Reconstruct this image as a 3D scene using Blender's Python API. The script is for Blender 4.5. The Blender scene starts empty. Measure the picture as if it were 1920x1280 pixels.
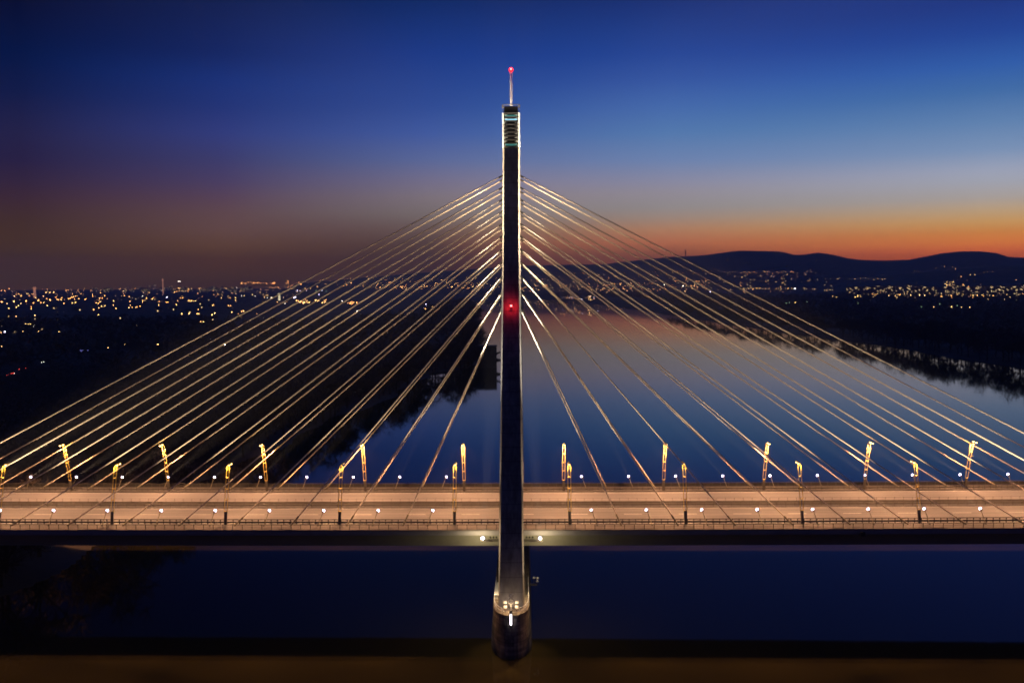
import bpy, math, random
import numpy as np
from mathutils import Vector, Matrix
random.seed(7); rng = np.random.default_rng(11)
S = bpy.context.scene
COL = S.collection
PI = math.pi
rad = math.radians

# ------------------------------------------------------------------ camera
FPX, CX = 1664.93, 951.21
PITCH, YAW, ROLL = rad(3.7892), rad(1.1637), rad(-0.2780)
CAM = Vector((2.903, -196.744, 50.264))
cp, sp, cy_, sy_ = math.cos(PITCH), math.sin(PITCH), math.cos(YAW), math.sin(YAW)
FW = Vector((-sy_*cp, cy_*cp, -sp)); R0 = Vector((cy_, sy_, 0)); U0 = R0.cross(FW)
RT = R0*math.cos(ROLL) + U0*math.sin(ROLL); UP = -R0*math.sin(ROLL) + U0*math.cos(ROLL)
cam = bpy.data.cameras.new('camera'); camo = bpy.data.objects.new('camera', cam); COL.objects.link(camo)
cam.sensor_width = 36; cam.lens = 36*FPX/1920; cam.shift_x = (960-CX)/1920
cam.clip_start = 1; cam.clip_end = 60000
m = Matrix((RT, UP, -FW)).transposed().to_4x4(); m.translation = CAM
camo.matrix_world = m; S.camera = camo

def ray(u, v):
    return (FW*FPX + RT*(u-CX) - UP*(v-640)).normalized()

# ------------------------------------------------------------------ world: clear dusk sky after sunset
HAZE = 9.0e-5
S.view_settings.view_transform = 'Standard'; S.view_settings.look = 'None'
S.view_settings.exposure = 0; S.view_settings.gamma = 1
W = bpy.data.worlds.new('World'); S.world = W; W.use_nodes = True
nt = W.node_tree; nt.nodes.clear()
N = nt.nodes.new; L = nt.links.new
out = N('ShaderNodeOutputWorld'); bg = N('ShaderNodeBackground'); L(bg.outputs[0], out.inputs[0])
tc = N('ShaderNodeTexCoord'); sx = N('ShaderNodeSeparateXYZ'); L(tc.outputs['Generated'], sx.inputs[0])
def mth(op, a=None, b=None, nt_=None):
    n = (nt_ or nt).nodes.new('ShaderNodeMath'); n.operation = op
    for i, x in enumerate((a, b)):
        if x is None: continue
        if isinstance(x, (int, float)): n.inputs[i].default_value = x
        else: (nt_ or nt).links.new(x, n.inputs[i])
    return n.outputs[0]
elev = mth('MULTIPLY', mth('ARCSINE', sx.outputs[2]), 180/PI)
azim = mth('MULTIPLY', mth('ARCTAN2', sx.outputs[0], sx.outputs[1]), 180/PI)
ef = N('ShaderNodeMapRange'); L(elev, ef.inputs[0]); ef.inputs[1].default_value = -1; ef.inputs[2].default_value = 39
def clear(e):   # how much of the light from low in the sky gets through the evening haze
    return math.exp(-min(13000, 450/max(.02, math.tan(rad(max(e, .05)))))*HAZE)
def lin(c): return tuple(((x/255)/12.92 if x/255 <= .04045 else ((x/255+.055)/1.055)**2.4) for x in c)
def sky_c(e, c):
    c = (c[0]*.93, c[1]*.92, c[2]*.93)
    t_ = clear(e); air = (.012, .014, .048)
    return tuple(max(.001, (x-a*(1-t_)-g_)/t_) for x, a, g_ in zip(lin(c), air, (.0035, .0022, .001)))
def ramp(stops):
    r = N('ShaderNodeValToRGB'); L(ef.outputs[0], r.inputs[0]); cr = r.color_ramp
    while len(cr.elements) > 1: cr.elements.remove(cr.elements[0])
    cr.elements[0].position = (stops[0][0]+1)/40; cr.elements[0].color = sky_c(*stops[0])+(1,)
    for e, c in stops[1:]:
        k = cr.elements.new((e+1)/40); k.color = sky_c(e, c)+(1,)
    return r.outputs[0]
# elevation (degrees above the horizon) and display colour, for five compass directions
SKY = [
 (-29.5, [(0.06, (66, 52, 46)), (0.43, (66, 53, 46)), (1.93, (67, 51, 47)), (3.42, (69, 51, 54)), (4.9, (64, 46, 62)), (5.79, (56, 43, 68)), (6.96, (46, 39, 73)), (8.41, (42, 40, 78)), (10.71, (27, 34, 78)), (12.54, (17, 30, 75)), (15.43, (13, 22, 55)), (24, (11, 19, 49)), (37, (25, 45, 108))]),
 (-18.6, [(0.08, (66, 50, 50)), (0.4, (72, 54, 52)), (1.38, (80, 57, 56)), (2.35, (90, 66, 64)), (3.32, (98, 74, 76)), (4.29, (98, 75, 82)), (5.25, (91, 71, 92)), (6.21, (79, 68, 104)), (7.48, (66, 66, 114)), (9.05, (56, 66, 130)), (10.6, (42, 58, 125)), (12.13, (32, 54, 125)), (13.64, (24, 42, 105)), (16.58, (20, 34, 85)), (24, (18, 30, 76)), (37, (25, 45, 108))]),
 (-6.2, [(0.15, (50, 38, 52)), (1.04, (58, 44, 56)), (2.4, (74, 58, 66)), (3.41, (98, 82, 84)), (4.42, (118, 108, 110)), (5.43, (126, 116, 126)), (6.42, (118, 114, 142)), (7.75, (92, 108, 158)), (9.38, (66, 94, 165)), (11.0, (50, 80, 155)), (14.15, (36, 64, 142)), (17.2, (28, 48, 108)), (24, (25, 43, 97)), (37, (25, 45, 108))]),
 (9.0, [(0.95, (110, 60, 60)), (1.79, (130, 78, 70)), (2.46, (165, 100, 80)), (3.3, (172, 126, 100)), (3.96, (158, 136, 124)), (4.63, (148, 142, 142)), (5.62, (150, 145, 156)), (6.28, (142, 144, 168)), (7.59, (114, 138, 182)), (9.2, (88, 128, 182)), (10.8, (72, 112, 180)), (12.38, (56, 92, 170)), (13.93, (42, 76, 158)), (16.95, (36, 56, 125)), (24, (32, 50, 112)), (37, (25, 45, 108))]),
 (27.2, [(0.76, (170, 75, 55)), (1.66, (196, 98, 68)), (2.11, (198, 112, 70)), (2.71, (196, 128, 76)), (3.3, (196, 150, 98)), (3.9, (188, 160, 126)), (4.64, (172, 164, 158)), (5.53, (166, 170, 182)), (6.11, (162, 170, 190)), (7.28, (128, 154, 190)), (8.73, (103, 139, 185)), (10.45, (72, 116, 176)), (11.87, (56, 100, 178)), (13.54, (44, 76, 158)), (15.18, (40, 62, 138)), (24, (36, 55, 124)), (37, (25, 45, 108))]),
]
prev = ramp(SKY[0][1]); left_out = prev
def mixc(a, b, f0, f1):
    mr = N('ShaderNodeMapRange'); L(azim, mr.inputs[0]); mr.inputs[1].default_value = f0; mr.inputs[2].default_value = f1
    mx = N('ShaderNodeMix'); mx.data_type = 'RGBA'; L(mr.outputs[0], mx.inputs[0]); L(a, mx.inputs[6]); L(b, mx.inputs[7])
    return mx.outputs[2]
for (a0, _), (a1, st) in zip(SKY[:-1], SKY[1:]):
    prev = mixc(prev, ramp(st), a0, a1)
prev = mixc(prev, left_out, 48, 120)
L(prev, bg.inputs[0]); bg.inputs[1].default_value = 1.0

# ------------------------------------------------------------------ helpers
def tag(o, label=None, cat=None, group=None, kind=None):
    if label: o['label'] = label
    if cat: o['category'] = cat
    if group: o['group'] = group
    if kind: o['kind'] = kind
    return o
def thing(name, loc, label, cat, group=None):
    o = bpy.data.objects.new(name, None); COL.objects.link(o); o.location = loc; o.empty_display_size = .5
    return tag(o, label, cat, group)
class MB:
    def __init__(s): s.v = []; s.f = []; s.mi = []; s.cur = 0; s.smooth = False
    def add(s, vs, fs):
        b = len(s.v); s.v += [tuple(x) for x in vs]
        for f in fs: s.f.append(tuple(b+i for i in f)); s.mi.append(s.cur)
    def box(s, x0, x1, y0, y1, z0, z1):
        s.add([(x0,y0,z0),(x1,y0,z0),(x1,y1,z0),(x0,y1,z0),(x0,y0,z1),(x1,y0,z1),(x1,y1,z1),(x0,y1,z1)],
              [(0,3,2,1),(4,5,6,7),(0,1,5,4),(1,2,6,5),(2,3,7,6),(3,0,4,7)])
    def tube(s, p, q, r, n=8, r2=None, cap=True):
        p = Vector(p); q = Vector(q); r2 = r if r2 is None else r2
        d = (q-p).normalized(); a = d.orthogonal().normalized(); b = d.cross(a)
        vs = []
        for c, rr in ((p, r), (q, r2)):
            for i in range(n):
                t = 2*PI*(i+.5)/n; vs.append(c + (a*math.cos(t)+b*math.sin(t))*rr)
        fs = [(i, (i+1) % n, n+(i+1) % n, n+i) for i in range(n)]
        if cap: fs += [tuple(range(n-1, -1, -1)), tuple(range(n, 2*n))]
        s.add(vs, fs)
    def beam(s, p, q, w, h):
        p = Vector(p); q = Vector(q); d = (q-p).normalized()
        a = d.cross(Vector((0,0,1)));  a = Vector((1,0,0)) if a.length < 1e-4 else a.normalized()
        b = a.cross(d); vs = []
        for c in (p, q):
            for (i, j) in ((-1,-1),(1,-1),(1,1),(-1,1)): vs.append(c+a*w/2*i+b*h/2*j)
        s.add(vs, [(0,3,2,1),(4,5,6,7),(0,1,5,4),(1,2,6,5),(2,3,7,6),(3,0,4,7)])
    def loft(s, rings, cap=True):
        n = len(rings[0]); vs = [p for r in rings for p in r]; fs = []
        for k in range(len(rings)-1):
            for i in range(n): fs.append((k*n+i, k*n+(i+1) % n, (k+1)*n+(i+1) % n, (k+1)*n+i))
        if cap: fs += [tuple(range(n-1, -1, -1)), tuple(range((len(rings)-1)*n, len(rings)*n))]
        s.add(vs, fs)
    def sphere(s, c, r, n=10, m_=6, sz=1):
        rings = []
        for j in range(1, m_):
            t = PI*j/m_; rings.append([(c[0]+r*math.sin(t)*math.cos(2*PI*i/n), c[1]+r*math.sin(t)*math.sin(2*PI*i/n), c[2]-r*sz*math.cos(t)) for i in range(n)])
        s.loft(rings)
    def mesh(s, name, mats):
        me = bpy.data.meshes.new(name); me.from_pydata(s.v, [], s.f)
        for m_ in (mats if isinstance(mats, (list, tuple)) else [mats]): me.materials.append(m_)
        if any(s.mi): me.polygons.foreach_set('material_index', s.mi)
        if s.smooth: me.polygons.foreach_set('use_smooth', [True]*len(s.f))
        me.update(); return me
    def build(s, name, mats, parent=None, loc=None):
        o = bpy.data.objects.new(name, s.mesh(name, mats)); COL.objects.link(o)
        if parent: o.parent = parent
        if loc: o.location = loc
        return o
def copy_tree(o, parent=None):
    c = o.copy(); COL.objects.link(c)
    if parent is not None: c.parent = parent
    for ch in [x for x in KIDS.get(o.name, [])]: copy_tree(ch, c)
    return c
KIDS = {}
def kids(root):
    for o in list(COL.objects):
        if o.parent: KIDS.setdefault(o.parent.name, []).append(o) if o not in KIDS.get(o.parent.name, []) else None
def refresh_kids():
    KIDS.clear()
    for o in list(COL.objects):
        if o.parent: KIDS.setdefault(o.parent.name, []).append(o)

def mat(name, col, rough=.7, metal=0, noise=None, emit=None, es=1, spec=.5, bump=None):
    m_ = bpy.data.materials.new(name); m_.use_nodes = True; t = m_.node_tree; p = t.nodes['Principled BSDF']
    p.inputs['Base Color'].default_value = (*col, 1); p.inputs['Roughness'].default_value = rough; p.inputs['Metallic'].default_value = metal
    p.inputs['Specular IOR Level'].default_value = spec
    if emit: p.inputs['Emission Color'].default_value = (*emit, 1); p.inputs['Emission Strength'].default_value = es; m_.cycles.emission_sampling = 'NONE'
    if noise or bump:
        c = t.nodes.new('ShaderNodeTexCoord'); mp = t.nodes.new('ShaderNodeMapping'); t.links.new(c.outputs['Object'], mp.inputs[0])
    if noise:
        sc, amt, stretch = noise
        mp.inputs['Scale'].default_value = stretch
        nz = t.nodes.new('ShaderNodeTexNoise'); nz.inputs['Scale'].default_value = sc; nz.inputs['Detail'].default_value = 6; nz.inputs['Roughness'].default_value = .65
        t.links.new(mp.outputs[0], nz.inputs[0])
        r = t.nodes.new('ShaderNodeMapRange'); t.links.new(nz.outputs[0], r.inputs[0])
        r.inputs[1].default_value = .3; r.inputs[2].default_value = .7; r.inputs[3].default_value = 1-amt; r.inputs[4].default_value = 1+amt
        mx = t.nodes.new('ShaderNodeVectorMath'); mx.operation = 'SCALE'; mx.inputs[0].default_value = col
        t.links.new(r.outputs[0], mx.inputs['Scale']); t.links.new(mx.outputs[0], p.inputs['Base Color'])
        if bump:
            b = t.nodes.new('ShaderNodeBump'); b.inputs['Strength'].default_value = bump; t.links.new(nz.outputs[0], b.inputs['Height']); t.links.new(b.outputs[0], p.inputs['Normal'])
    return m_
def concrete(name, col, joint=2.7, dark=.6):
    """grey concrete with mottling, drip stains and pour joints every few metres"""
    m_ = mat(name, col, .85, noise=(.35, .38, (1, 1, .55)), bump=.15, spec=.25); t = m_.node_tree; p = t.nodes['Principled BSDF']
    src = p.inputs['Base Color'].links[0].from_socket
    c = t.nodes.new('ShaderNodeTexCoord'); s_ = t.nodes.new('ShaderNodeSeparateXYZ'); t.links.new(c.outputs['Object'], s_.inputs[0])
    fr = mth('FRACT', mth('DIVIDE', s_.outputs[2], joint, t), None, t)
    ln = mth('LESS_THAN', fr, .055, t)
    mp = t.nodes.new('ShaderNodeMapping'); t.links.new(c.outputs['Object'], mp.inputs[0]); mp.inputs['Scale'].default_value = (1.6, 1.6, .06)
    nz = t.nodes.new('ShaderNodeTexNoise'); nz.inputs['Scale'].default_value = 1.2; nz.inputs['Detail'].default_value = 5; t.links.new(mp.outputs[0], nz.inputs[0])
    st = t.nodes.new('ShaderNodeMapRange'); t.links.new(nz.outputs[0], st.inputs[0]); st.inputs[1].default_value = .4; st.inputs[2].default_value = .75; st.inputs[3].default_value = 1; st.inputs[4].default_value = .5
    k = mth('MULTIPLY', st.outputs[0], mth('SUBTRACT', 1, mth('MULTIPLY', ln, 1-dark, t), t), t)
    mx = t.nodes.new('ShaderNodeVectorMath'); mx.operation = 'SCALE'; t.links.new(src, mx.inputs[0]); t.links.new(k, mx.inputs['Scale'])
    t.links.new(mx.outputs[0], p.inputs['Base Color']); return m_

M = {}
M['conc'] = concrete('pylon_concrete', (.20, .19, .18))
M['pierc'] = concrete('pier_concrete', (.20, .17, .14), 1.5, .45)
def block_courses(m_):
    """facing blocks of uneven tone and a dark wet band at the waterline"""
    t = m_.node_tree; p = t.nodes['Principled BSDF']; src = p.inputs['Base Color'].links[0].from_socket
    c = t.nodes.new('ShaderNodeTexCoord'); s_ = t.nodes.new('ShaderNodeSeparateXYZ'); t.links.new(c.outputs['Object'], s_.inputs[0])
    cb = t.nodes.new('ShaderNodeCombineXYZ'); t.links.new(s_.outputs[0], cb.inputs[0]); t.links.new(s_.outputs[2], cb.inputs[1])
    bk = t.nodes.new('ShaderNodeTexBrick'); t.links.new(cb.outputs[0], bk.inputs[0]); bk.inputs['Scale'].default_value = 1; bk.inputs['Brick Width'].default_value = 1.1; bk.inputs['Row Height'].default_value = .62
    bk.inputs['Mortar Size'].default_value = .03; bk.inputs['Color1'].default_value = (1.25, 1.2, 1.1, 1); bk.inputs['Color2'].default_value = (.5, .48, .45, 1); bk.inputs['Mortar'].default_value = (.4, .4, .4, 1)
    mx = t.nodes.new('ShaderNodeVectorMath'); mx.operation = 'MULTIPLY'; t.links.new(src, mx.inputs[0]); t.links.new(bk.outputs[0], mx.inputs[1])
    wl = t.nodes.new('ShaderNodeMapRange'); t.links.new(s_.outputs[2], wl.inputs[0]); wl.inputs[1].default_value = .3; wl.inputs[2].default_value = 1.1; wl.inputs[3].default_value = .3; wl.inputs[4].default_value = 1
    sc = t.nodes.new('ShaderNodeVectorMath'); sc.operation = 'SCALE'; t.links.new(mx.outputs[0], sc.inputs[0]); t.links.new(wl.outputs[0], sc.inputs['Scale']); t.links.new(sc.outputs[0], p.inputs['Base Color'])
block_courses(M['pierc'])
M['girder'] = mat('girder_paint', (.17, .165, .13), .6, noise=(.4, .18, (.3, 1, 1)))
M['cornice'] = mat('cornice_concrete', (.2, .19, .2), .8, noise=(.8, .2, (.3, 1, 1)))
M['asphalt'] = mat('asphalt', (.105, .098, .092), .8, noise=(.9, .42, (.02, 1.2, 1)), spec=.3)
M['asphalt_pale'] = mat('pale_asphalt', (.138, .128, .122), .8, noise=(.9, .4, (.02, 1.2, 1)), spec=.3)  # same asphalt in a paler tone, for the far carriageway
M['asphalt2'] = mat('median_asphalt', (.055, .05, .046), .85, noise=(.7, .35, (.05, 1, 1)), spec=.3)
M['walk'] = mat('walkway_surface', (.10, .088, .078), .85, noise=(.8, .25, (.1, 1, 1)), spec=.3)
M['gutter'] = mat('gutter', (.02, .018, .016), .9, noise=(2, .5, (.05, 1, 1)))
M['paint'] = mat('road_paint', (.62, .60, .55), .7, noise=(3, .3, (1, 1, 1)))
M['rail_shade_dark'] = mat('shaded_dark_rail_steel', (.014, .012, .009), .7, .1)  # shade of the near rails put into the colour; also the dark infill
M['steel'] = mat('galvanised_steel', (.075, .066, .052), .55, .3, noise=(1.5, .3, (1, 1, 1)))
M['rail'] = mat('rail_steel', (.055, .046, .036), .6, .2)
M['cable'] = mat('cable_sheath', (.64, .56, .45), .9, spec=.08)
M['socket'] = mat('cable_socket', (.05, .045, .04), .5, .5)
M['pole'] = mat('yellow_lamp_pole', (.55, .40, .10), .85, spec=.1)
M['dark'] = mat('dark_metal', (.03, .028, .026), .5, .3)
M['arm'] = mat('flood_arm_steel', (.22, .19, .12), .5)
M['sodium'] = mat('sodium_lamp_glass', (.8, .5, .2), .3, emit=(1, .62, .22), es=14)
M['floodglass'] = mat('floodlight_glass', (.9, .9, 1), .2, emit=(.80, .68, 1), es=12)
M['whiteglow'] = mat('white_lamp_glass', (.9, .9, .9), .3, emit=(1, .9, .95), es=9)
M['redglow'] = mat('red_beacon_glass', (.8, .05, .05), .3, emit=(1, .008, .02), es=1.7)
M['redcore'] = mat('red_beacon_core', (.8, .2, .2), .3, emit=(1, .12, .12), es=9)
M['teal'] = mat('lit_teal_glass', (.05, .25, .25), .2, emit=(.10, .45, .42), es=.35)
M['bluewin'] = mat('lit_blue_glass', (.05, .25, .35), .2, emit=(.35, .75, .95), es=1.0)
M['white'] = mat('white_paint', (.7, .7, .66), .5)

# ------------------------------------------------------------------ sizes
WZ = -20.5                      # water level (road surface of the bridge is z = 0)
def dz(x):                      # gentle camber of the bridge
    x = max(-150, min(150, x)); return .00242*x + 1.939e-5*x*x
SL = .265
def leg_c(z): return 3.7 + SL*(73.3-z)
def leg_w(z): return 1.84 if z > 59 else 1.84 + (59-z)/71.4*.70
def leg_d(z): return 1.65 + (80-z)/92.4*.75

# ------------------------------------------------------------------ terrain
CXY = (CAM.x, CAM.y)
def uv2ae(u, v):
    d = ray(u, v); return math.degrees(math.atan2(d.x, d.y)), math.degrees(math.asin(d.z))
SKYL = [(560,531),(620,526),(700,519),(800,511),(900,504),(975,499),(1035,497.5),(1135,496),(1160,492.5),(1210,487.5),(1260,482.5),(1317,480),(1347,476),(1372,472.5),(1390,471),(1440,472),(1465,472.5),(1490,479),(1510,478),(1532,474.5),(1557,477.5),(1590,485),(1615,488),(1660,489),(1705,487.5),(1740,481),(1765,476),(1802,472.5),(1840,472.5),(1870,476),(1890,482.5),(1920,484),(2000,482),(2150,476),(2400,480)]
SK2 = [(1560,534),(1600,527),(1640,520),(1720,511),(1800,503),(1860,499.5),(1920,498),(2050,492),(2300,490)]
A1 = [uv2ae(u, v) for u, v in SKYL]; A2 = [uv2ae(u, v) for u, v in SK2]
a1 = np.array([(-60, -2), (-17, -.9)] + A1 + [(60, 1.4), (90, -1)]); a2 = np.array([(-60, -2), (15, -1)] + A2 + [(60, .5), (90, -2)])
SHL = np.array([(-600,-118),(40,-115),(160,-108),(210,-102),(280,-93),(323,-84),(372,-77),(450,-73),(498,-71),(512,-62),(524,-44),(545,-38),(760,-45),(900,-60),(1044,-75),(1375,-84),(1768,-98),(2400,-130),(3300,-260),(3700,-330)])
SHR = np.array([(-600,405),(547,400),(850,392),(1000,366),(1250,342),(1500,328),(2000,296),(2900,222),(3300,150),(3700,60)])
def sst(x): x = np.clip(x, 0, 1); return x*x*(3-2*x)
def vnoise(x, y):
    return (np.sin(x*1.3+1.7*np.sin(y*.9))+np.sin(y*1.7+1.3*np.sin(x*1.1+2))+.5*np.sin(x*3.1+y*2.3)+.5*np.sin(x*5.3-y*4.1))/3
def height(x, y):
    x = np.asarray(x, float); y = np.asarray(y, float)
    xl = np.interp(y, SHL[:,0], SHL[:,1]) + 3*np.sin(y/23)+2*np.sin(y/9.)
    xr = np.interp(y, SHR[:,0], SHR[:,1]) + 4*np.sin(y/37)+2*np.sin(y/13.)
    inland = np.maximum(np.maximum(xl-x, x-xr), (y-3500)*.5)
    z = np.where(inland < 0, np.maximum(WZ-6, WZ+inland*.4), WZ + 4.2*sst(inland/22) + 1.3*sst((inland-30)/200))
    z = z + np.where(inland > 8, .6*vnoise(x/60, y/60)*sst((inland-8)/40), 0)
    dx, dy = x-CXY[0], y-CXY[1]; R = np.hypot(dx, dy); az = np.degrees(np.arctan2(dx, dy))
    e1 = np.interp(az, a1[:,0], a1[:,1]); e2 = np.interp(az, a2[:,0], a2[:,1])
    RR1 = 9000 + 500*np.sin(az/4.); RR2 = 5600
    H1 = CAM.z + RR1*np.tan(np.radians(e1)) + 15.5; H2 = CAM.z + RR2*np.tan(np.radians(e2)) + 15.5
    t1 = sst((R-3900)/(RR1-3900))**1.15; f1 = np.where(R > RR1, np.exp(-((R-RR1)/4000)**2), 1)
    t2 = sst((R-3500)/(RR2-3500)); f2 = np.where(R > RR2, np.exp(-((R-RR2)/1500)**2), 1)
    front = (np.abs(az) < 90)
    h1 = np.maximum(H1, 0)*t1*f1*(1+.10*vnoise(x/900, y/900)*(1-t1)*2); h2 = np.maximum(H2, 0)*t2*f2*(1+.08*vnoise(x/500, y/500)*(1-t2)*2)
    return z + np.where(front, np.maximum(h1, h2), 0)
def hits(uv, zoff=0.):
    """where the lines of sight through the listed picture points meet the ground"""
    D = np.array([tuple(ray(u, v)) for u, v in uv]); C0 = np.array(tuple(CAM)); n = len(D)
    t = np.full(n, 200.); lo = t.copy(); hi = np.full(n, np.nan); live = np.ones(n, bool)
    while live.any():
        ix = np.nonzero(live)[0]; tn = t[ix]*1.008; Pn = C0+D[ix]*tn[:, None]
        under = Pn[:, 2] < height(Pn[:, 0], Pn[:, 1])+(zoff[ix] if hasattr(zoff, 'shape') else zoff)
        lo[ix[under]] = t[ix[under]]; hi[ix[under]] = tn[under]; t[ix] = tn
        live[ix[under]] = False; live &= t < 16000
    ok = ~np.isnan(hi)
    for _ in range(14):
        mid = (lo+hi)/2; ix = slice(None); Pn = C0+D*np.where(ok, mid, 500)[:, None]; un = Pn[:, 2] < height(Pn[:, 0], Pn[:, 1])+zoff
        hi = np.where(ok & un, mid, hi); lo = np.where(ok & ~un, mid, lo)
    return [(CAM+Vector(D[i])*hi[i], hi[i]) if ok[i] else (None, None) for i in range(n)]
def hit(u, v, zoff=0): return hits([(u, v)], zoff)[0]

az = np.radians(np.concatenate([np.arange(-180, -48, 4), np.arange(-48, 48, .28), np.arange(48, 180, 4)]))
Rr = np.concatenate([[0, 30, 60, 90, 120], np.geomspace(140, 12800, 310)])
AA, RRg = np.meshgrid(az, Rr); X = CXY[0]+RRg*np.sin(AA); Y = CXY[1]+RRg*np.cos(AA)
Z = height(X, Y); nr, nc = Z.shape
me = bpy.data.meshes.new('ground')
co = np.stack([X, Y, Z], -1).reshape(-1, 3)
i, j = np.meshgrid(np.arange(nr-1), np.arange(nc), indexing='ij'); j2 = (j+1) % nc
quads = np.stack([i*nc+j, i*nc+j2, (i+1)*nc+j2, (i+1)*nc+j], -1).reshape(-1, 4)[:, ::-1]
def np_mesh(me, co, faces):
    n = faces.shape[1]
    me.vertices.add(len(co)); me.vertices.foreach_set('co', co.astype(np.float32).ravel())
    me.loops.add(faces.size); me.loops.foreach_set('vertex_index', faces.astype(np.int32).ravel())
    me.polygons.add(len(faces)); me.polygons.foreach_set('loop_start', np.arange(0, faces.size, n, dtype=np.int32))
    me.update(calc_edges=True); me.validate()
np_mesh(me, co, quads)
M['land'] = mat('winter_land', (.12, .095, .07), .95, noise=(.012, .5, (1, 1, 1)), spec=.1)
me.materials.append(M['land']); g = bpy.data.objects.new('ground', me); COL.objects.link(g); tag(g, kind='structure')

# river
mw = bpy.data.materials.new('river_water'); mw.use_nodes = True; t = mw.node_tree; p = t.nodes['Principled BSDF']
p.inputs['Base Color'].default_value = (.034, .026, .008, 1); p.inputs['Roughness'].default_value = .045; p.inputs['IOR'].default_value = 1.26; p.inputs['Specular Tint'].default_value = (.90, .80, .94, 1)
c = t.nodes.new('ShaderNodeTexCoord'); mp = t.nodes.new('ShaderNodeMapping'); mp.inputs['Scale'].default_value = (.12, .05, 1); t.links.new(c.outputs['Object'], mp.inputs[0])
nz = t.nodes.new('ShaderNodeTexNoise'); nz.inputs['Scale'].default_value = 1.0; nz.inputs['Detail'].default_value = 3; t.links.new(mp.outputs[0], nz.inputs[0])
b = t.nodes.new('ShaderNodeBump'); b.inputs['Strength'].default_value = .03; b.inputs['Distance'].default_value = .6; t.links.new(nz.outputs[0], b.inputs['Height']); t.links.new(b.outputs[0], p.inputs['Normal'])
wm = MB(); wm.add([(-900,-900,WZ),(1500,-900,WZ),(1500,4500,WZ),(-900,4500,WZ)], [(0,1,2,3)])
tag(wm.build('river', mw), kind='structure')

# ------------------------------------------------------------------ bridge deck
XS = list(range(-420, 421, 12))
def extr(mb, prof, xs=XS, zs=0):
    mb.loft([[(x, y, z+dz(x)) for y, z in prof] for x in xs][::1])
def slab(y0, y1, z0, z1): return [(y0, z0), (y1, z0), (y1, z1), (y0, z1)][::-1]
deck = thing('bridge_deck', (0, 0, 0), 'long grey box girder bridge deck crossing the river in front of the water', 'bridge deck')
mb = MB(); extr(mb, [(-17.5,-1.0),(17.5,-1.0),(17.5,-2.6),(15.2,-3.62),(-15.2,-3.62),(-17.5,-2.6)][::1]); 
mb = MB(); extr(mb, slab(-17.5, 17.5, -3.6, -1.003)); mb.build('girder', M['girder'], deck)
mb = MB(); extr(mb, slab(-19.05, 19.05, -1.0, -.10)); mb.build('cornice', M['cornice'], deck)
for x in range(-114, 115, 12):   # web seams near the pylon
    mb = MB(); mb.box(x-.04, x+.04, -17.53, -17.5, -3.55+dz(x), -1.02+dz(x)); mb.build('web_seam', M['girder'], deck)
def sheet(name, y0, y1, z0, z1, m_, kind='structure', parent=None):
    q = MB(); extr(q, slab(y0, y1, z0, z1)); o = q.build(name, m_, parent)
    if kind: tag(o, kind=kind)
    return o
sheet('road', -13.9, -.95, -.09, 0, M['asphalt']); sheet('road', 4.0, 13.6, -.09, 0, M['asphalt_pale'])
sheet('pavement', -19.0, -14.35, -.09, .13, M['walk']); sheet('pavement', 14.4, 19.0, -.09, .13, M['walk'])
sheet('gutter', -14.34, -13.91, -.09, -.02, M['gutter'], None, deck); sheet('gutter', 13.61, 14.39, -.09, -.03, M['gutter'], None, deck)
sheet('median_strip', -.94, 3.99, -.09, .06, M['asphalt2'], None, deck)
mb = MB()
for k in range(-34, 35):
    x = -35.6+11.78*k+.9
    if abs(x) < 400: mb.add([(x,-6.53,.006+dz(x)),(x+3.95,-6.53,.006+dz(x+3.95)),(x+3.95,-6.38,.006+dz(x+3.95)),(x,-6.38,.006+dz(x))], [(0,1,2,3)])
for yy in (-1.35, -13.55, 4.35, 13.2):
    for x0, x1 in zip(XS[:-1], XS[1:]):
        mb.add([(x0,yy-.07,.006+dz(x0)),(x1,yy-.07,.006+dz(x1)),(x1,yy+.07,.006+dz(x1)),(x0,yy+.07,.006+dz(x0))], [(0,1,2,3)])
tag(mb.build('road_marking', M['paint']), kind='structure')

def fence(name, label, cat, y, rails, pitch, post, off=0., m_=None, base=.13, half=400):
    """rails: (name, z centre, width y, height z); the hundred posts nearest the pylon are parts of their own"""
    m_ = m_ or M['rail']
    t_ = thing(name, (0, y, 0), label, cat)
    for nm, z, wy, hz in rails:
        q = MB(); extr(q, slab(-wy/2, wy/2, z-hz/2, z+hz/2), xs=[x for x in XS if abs(x) <= half+20]); q.build(nm, M['rail_shade_dark'] if nm == 'infill_mesh' else m_, t_)
    w, d, h = post
    q = MB(); q.box(-w/2, w/2, -d/2, d/2, base, h); pm = q.mesh('post', m_)
    n = int(half/pitch); ks = sorted(range(-n, n+1), key=abs)
    for k in ks[:100]:
        o = bpy.data.objects.new('post', pm); COL.objects.link(o); o.parent = t_; o.location = (k*pitch+off, 0, dz(k*pitch+off))
    q = MB()
    for k in ks[100:]:
        x = k*pitch+off; q.box(x-w/2, x+w/2, -d/2, d/2, base+dz(x), h+dz(x))
    tag(q.build('posts', m_, t_), kind='stuff')
    return t_
fence('bridge_railing', 'thin steel railing along the near outer edge of the bridge', 'railing', -18.75, [('handrail', 1.12, .09, .08), ('lower_rail', .32, .05, .04), ('middle_rail', .72, .03, .03)], 2.004, (.09, .07, 1.09), .9, M['rail_shade_dark'])
fence('bridge_railing', 'steel railing with infill along the far outer edge of the bridge', 'railing', 18.75, [('handrail', 1.12, .10, .09), ('infill_mesh', .62, .02, .72), ('lower_rail', .2, .05, .05)], 2.004, (.09, .09, 1.08), .4, M['steel'])
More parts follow.
